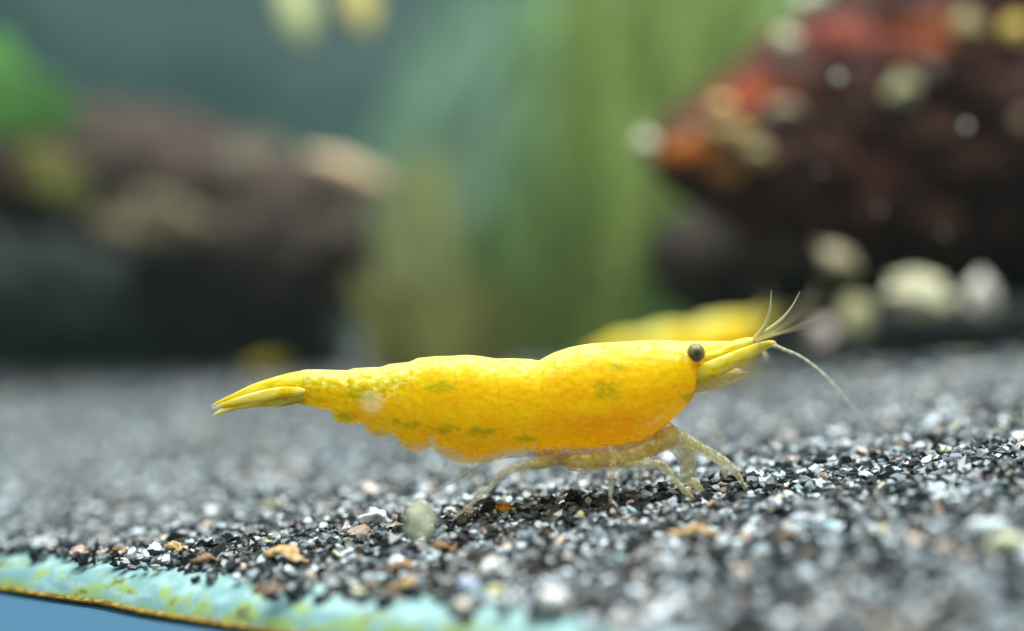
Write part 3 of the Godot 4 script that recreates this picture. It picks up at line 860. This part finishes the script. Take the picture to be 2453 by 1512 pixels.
	for q in [[2347, 729, 1.62, 66, 34, -0.55, lin(0.50, 0.42, 0.26), "tilted tan pebble, highest of those at the driftwood's foot"], [2573, 828, 1.55, 104, 62, -0.12, lin(0.74, 0.70, 0.46), "largest cream pebble at the foot of the right driftwood"], [2743, 830, 1.55, 54, 58, 0.3, lin(0.80, 0.76, 0.64), "white pebble right of the largest cream pebble"], [2397, 886, 1.55, 44, 64, 0.1, lin(0.60, 0.56, 0.30), "upright pale yellow pebble left of the largest cream pebble"], [2303, 935, 1.55, 44, 42, 0.0, lin(0.52, 0.44, 0.40), "pinkish grey pebble nearest the sharp shrimp's antenna"]]:
		pebble("pale_pebble", q[7], "pebble", q[0], q[1], 1.62, Vector3(q[3], q[4], minf(q[3], q[4])) * 0.88, q[5], q[6] * 0.68, "pale pebbles at the foot of the right driftwood")
	# specks adrift in the water
	for q in [[2344, 217, 1.36, 15, "brightest floating speck in front of the right driftwood"], [2705, 355, 1.36, 13, "floating speck near the right edge below the olive crumb"], [2463, 588, 1.38, 10, "dim floating speck in the dark middle of the right driftwood"], [2643, 654, 1.36, 8, "dim floating speck above the white pebble"], [2294, 478, 1.38, 9, "faint floating speck right of the orange algae patch"], [850, 235, 1.7, 12, "faint teal speck floating below the hanging leaf tips"]]:
		pebble("floating_speck", q[4], "speck", q[0], q[1], q[2], Vector3.ONE * q[3] * (0.8 if q[3] > 12 else 0.6), 0.0, lin(0.5, 0.48, 0.42) * (1.0 if q[3] > 12 else 0.6), "specks adrift in the water")
	pebble("floating_speck", "small blurred grey disc in front of the shrimp's tail segment", "speck", 1040, 1130, 0.80, Vector3.ONE * 12, 0.0, lin(0.8, 0.8, 0.76), "specks adrift in the water")

func flake(label: String, x: float, y: float, r: float, long: float, wide: float, thick: float, turn: float, bend: float, tint: Color, lift := 0.0) -> void:
	var p := []
	for k in 6:
		var t := k / 5.0 - 0.5
		var w := wide * (1.0 - 3.2 * t * t) * (1.0 + 0.25 * sin(k * 2.3 + x))
		p.append([1432.5 + t * long, 1420.0 - bend * (0.25 - t * t) * 4.0 - 6.0 * sin(k * 1.7 + y), 10.0 * sin(k * 2.9 + x), maxf(thick * (0.6 + 0.4 * sin(k * 1.3)), 3.0), maxf(w, 4.0)])
	var m := limb(p, 7, 18, func(_t: float, a: float, q: Vector3) -> Color:
		var f := n_c.get_noise_3d(q.x * 1.4 + x, q.y * 4.0, q.z * 4.0)
		return tint * clampf(1.0 + f * 1.5, 0.35, 1.7), 0.45, 2.2)
	var o := put("brown_flake", m, mat(Color.WHITE, 0.6, 0.4))
	var w3 := at(x, y, r)
	o.position = Vector3(w3.x, ground(w3.x, w3.z) + lift * U, w3.z)
	o.rotation = Vector3(0.25, turn, 0.12 * sin(x))
	tag(o, label, "flake", "brown flakes of plant litter on the sand")

func sand_r(y: float, x: float) -> float:      # how far away the sand is that shows at x, y
	var best := 1.0
	var low := 1e9
	var r := 0.6
	while r < 1.4:
		var w := at(x, y, r)
		var d := absf(w.y - ground(w.x, w.z))
		if d < low:
			low = d
			best = r
		r += 0.004
	return best

func build_litter() -> void:
	var br := lin(0.20, 0.12, 0.055)
	var tn := lin(0.42, 0.27, 0.12)
	for q in [
		[795, 1580, 150, 30, 12, -0.5, 26, tn, "largest tan-brown curled flake on the sand near the seam"],
		[575, 1580, 90, 14, 8, 0.5, 8, br, "brown sliver left of the largest curled flake"],
		[495, 1552, 60, 16, 10, -0.4, 8, tn, "small tan flake, second from the left along the seam"],
		[225, 1562, 60, 14, 10, 0.1, 6, lin(0.42, 0.30, 0.24), "pinkish brown flake furthest left on the seam"],
		[335, 1556, 70, 9, 7, -0.5, 4, br, "thin dark sliver near the left edge of the seam"],
		[1120, 1605, 130, 18, 13, -0.12, 8, br, "dark brown rod-like flake right of the largest curled flake"],
		[1145, 1656, 130, 18, 11, 0.1, 8, tn, "tan flake just below the dark brown rod-like flake"],
		[1240, 1550, 80, 16, 12, 0.3, 6, br, "short brown flake above the rod-like flake"],
		[1965, 1512, 190, 18, 12, 0.14, 12, tn, "long tan flake below the shrimp's front legs"],
		[2215, 1520, 90, 16, 12, 0.6, 8, lin(0.30, 0.21, 0.12), "dull tan flake right of the long tan flake"],
		[1410, 1446, 40, 16, 12, 0.2, 8, lin(0.46, 0.22, 0.03), "tiny orange-brown flake under the shrimp's belly"],
		[755, 1672, 100, 16, 12, -0.1, 8, br, "brown flake stuck on the mint seam"],
	]:
		var r := sand_r(q[1], q[0])
		flake(q[8], q[0], q[1], r, q[2] * r, q[3] * r, q[4] * r, q[5], q[6], q[7], 14.0)
	# grains that stand out from the rest
	for q in [[1603, 1398, 22, 24, lin(0.012, 0.012, 0.012), "black round grain sticking up under the shrimp"], [2765, 1478, 60, 24, lin(0.66, 0.74, 0.78), "long white grain at the lower right"], [1312, 1645, 30, 28, lin(0.42, 0.48, 0.62), "bluish round grain right of the tan flakes"], [1375, 1600, 30, 38, lin(0.62, 0.62, 0.60), "upright whitish grain above the bluish round grain"], [1385, 1660, 24, 22, lin(0.66, 0.62, 0.26), "pale yellow grain beside the bluish round grain"], [1045, 1455, 42, 26, lin(0.72, 0.72, 0.72), "white oval grain left of the pale blob"], [1540, 1690, 40, 36, lin(0.78, 0.78, 0.74), "white grain near the bottom centre"], [2820, 1530, 56, 40, lin(0.58, 0.58, 0.38), "pale yellow-green grain at the right edge"], [165, 1700, 1, 1, lin(0.5, 0.5, 0.5), ""]]:
		if q[5] == "": continue
		var r := sand_r(q[1] + q[3] * 0.6, q[0])
		pebble("large_grain", q[5], "grain", q[0], q[1], r, Vector3(q[2], q[3], q[3]), 0.1 * sin(q[0]), q[4], "grains that stand out in the sand")
	# a pale blob in the water in front of the sand
	pebble("pale_blob", "blurred pale translucent blob with a yellow tinge left of the legs", "blob", 1172, 1455, 0.87, Vector3(38, 48, 36), 0.1, lin(0.72, 0.70, 0.50), "", 0.55)
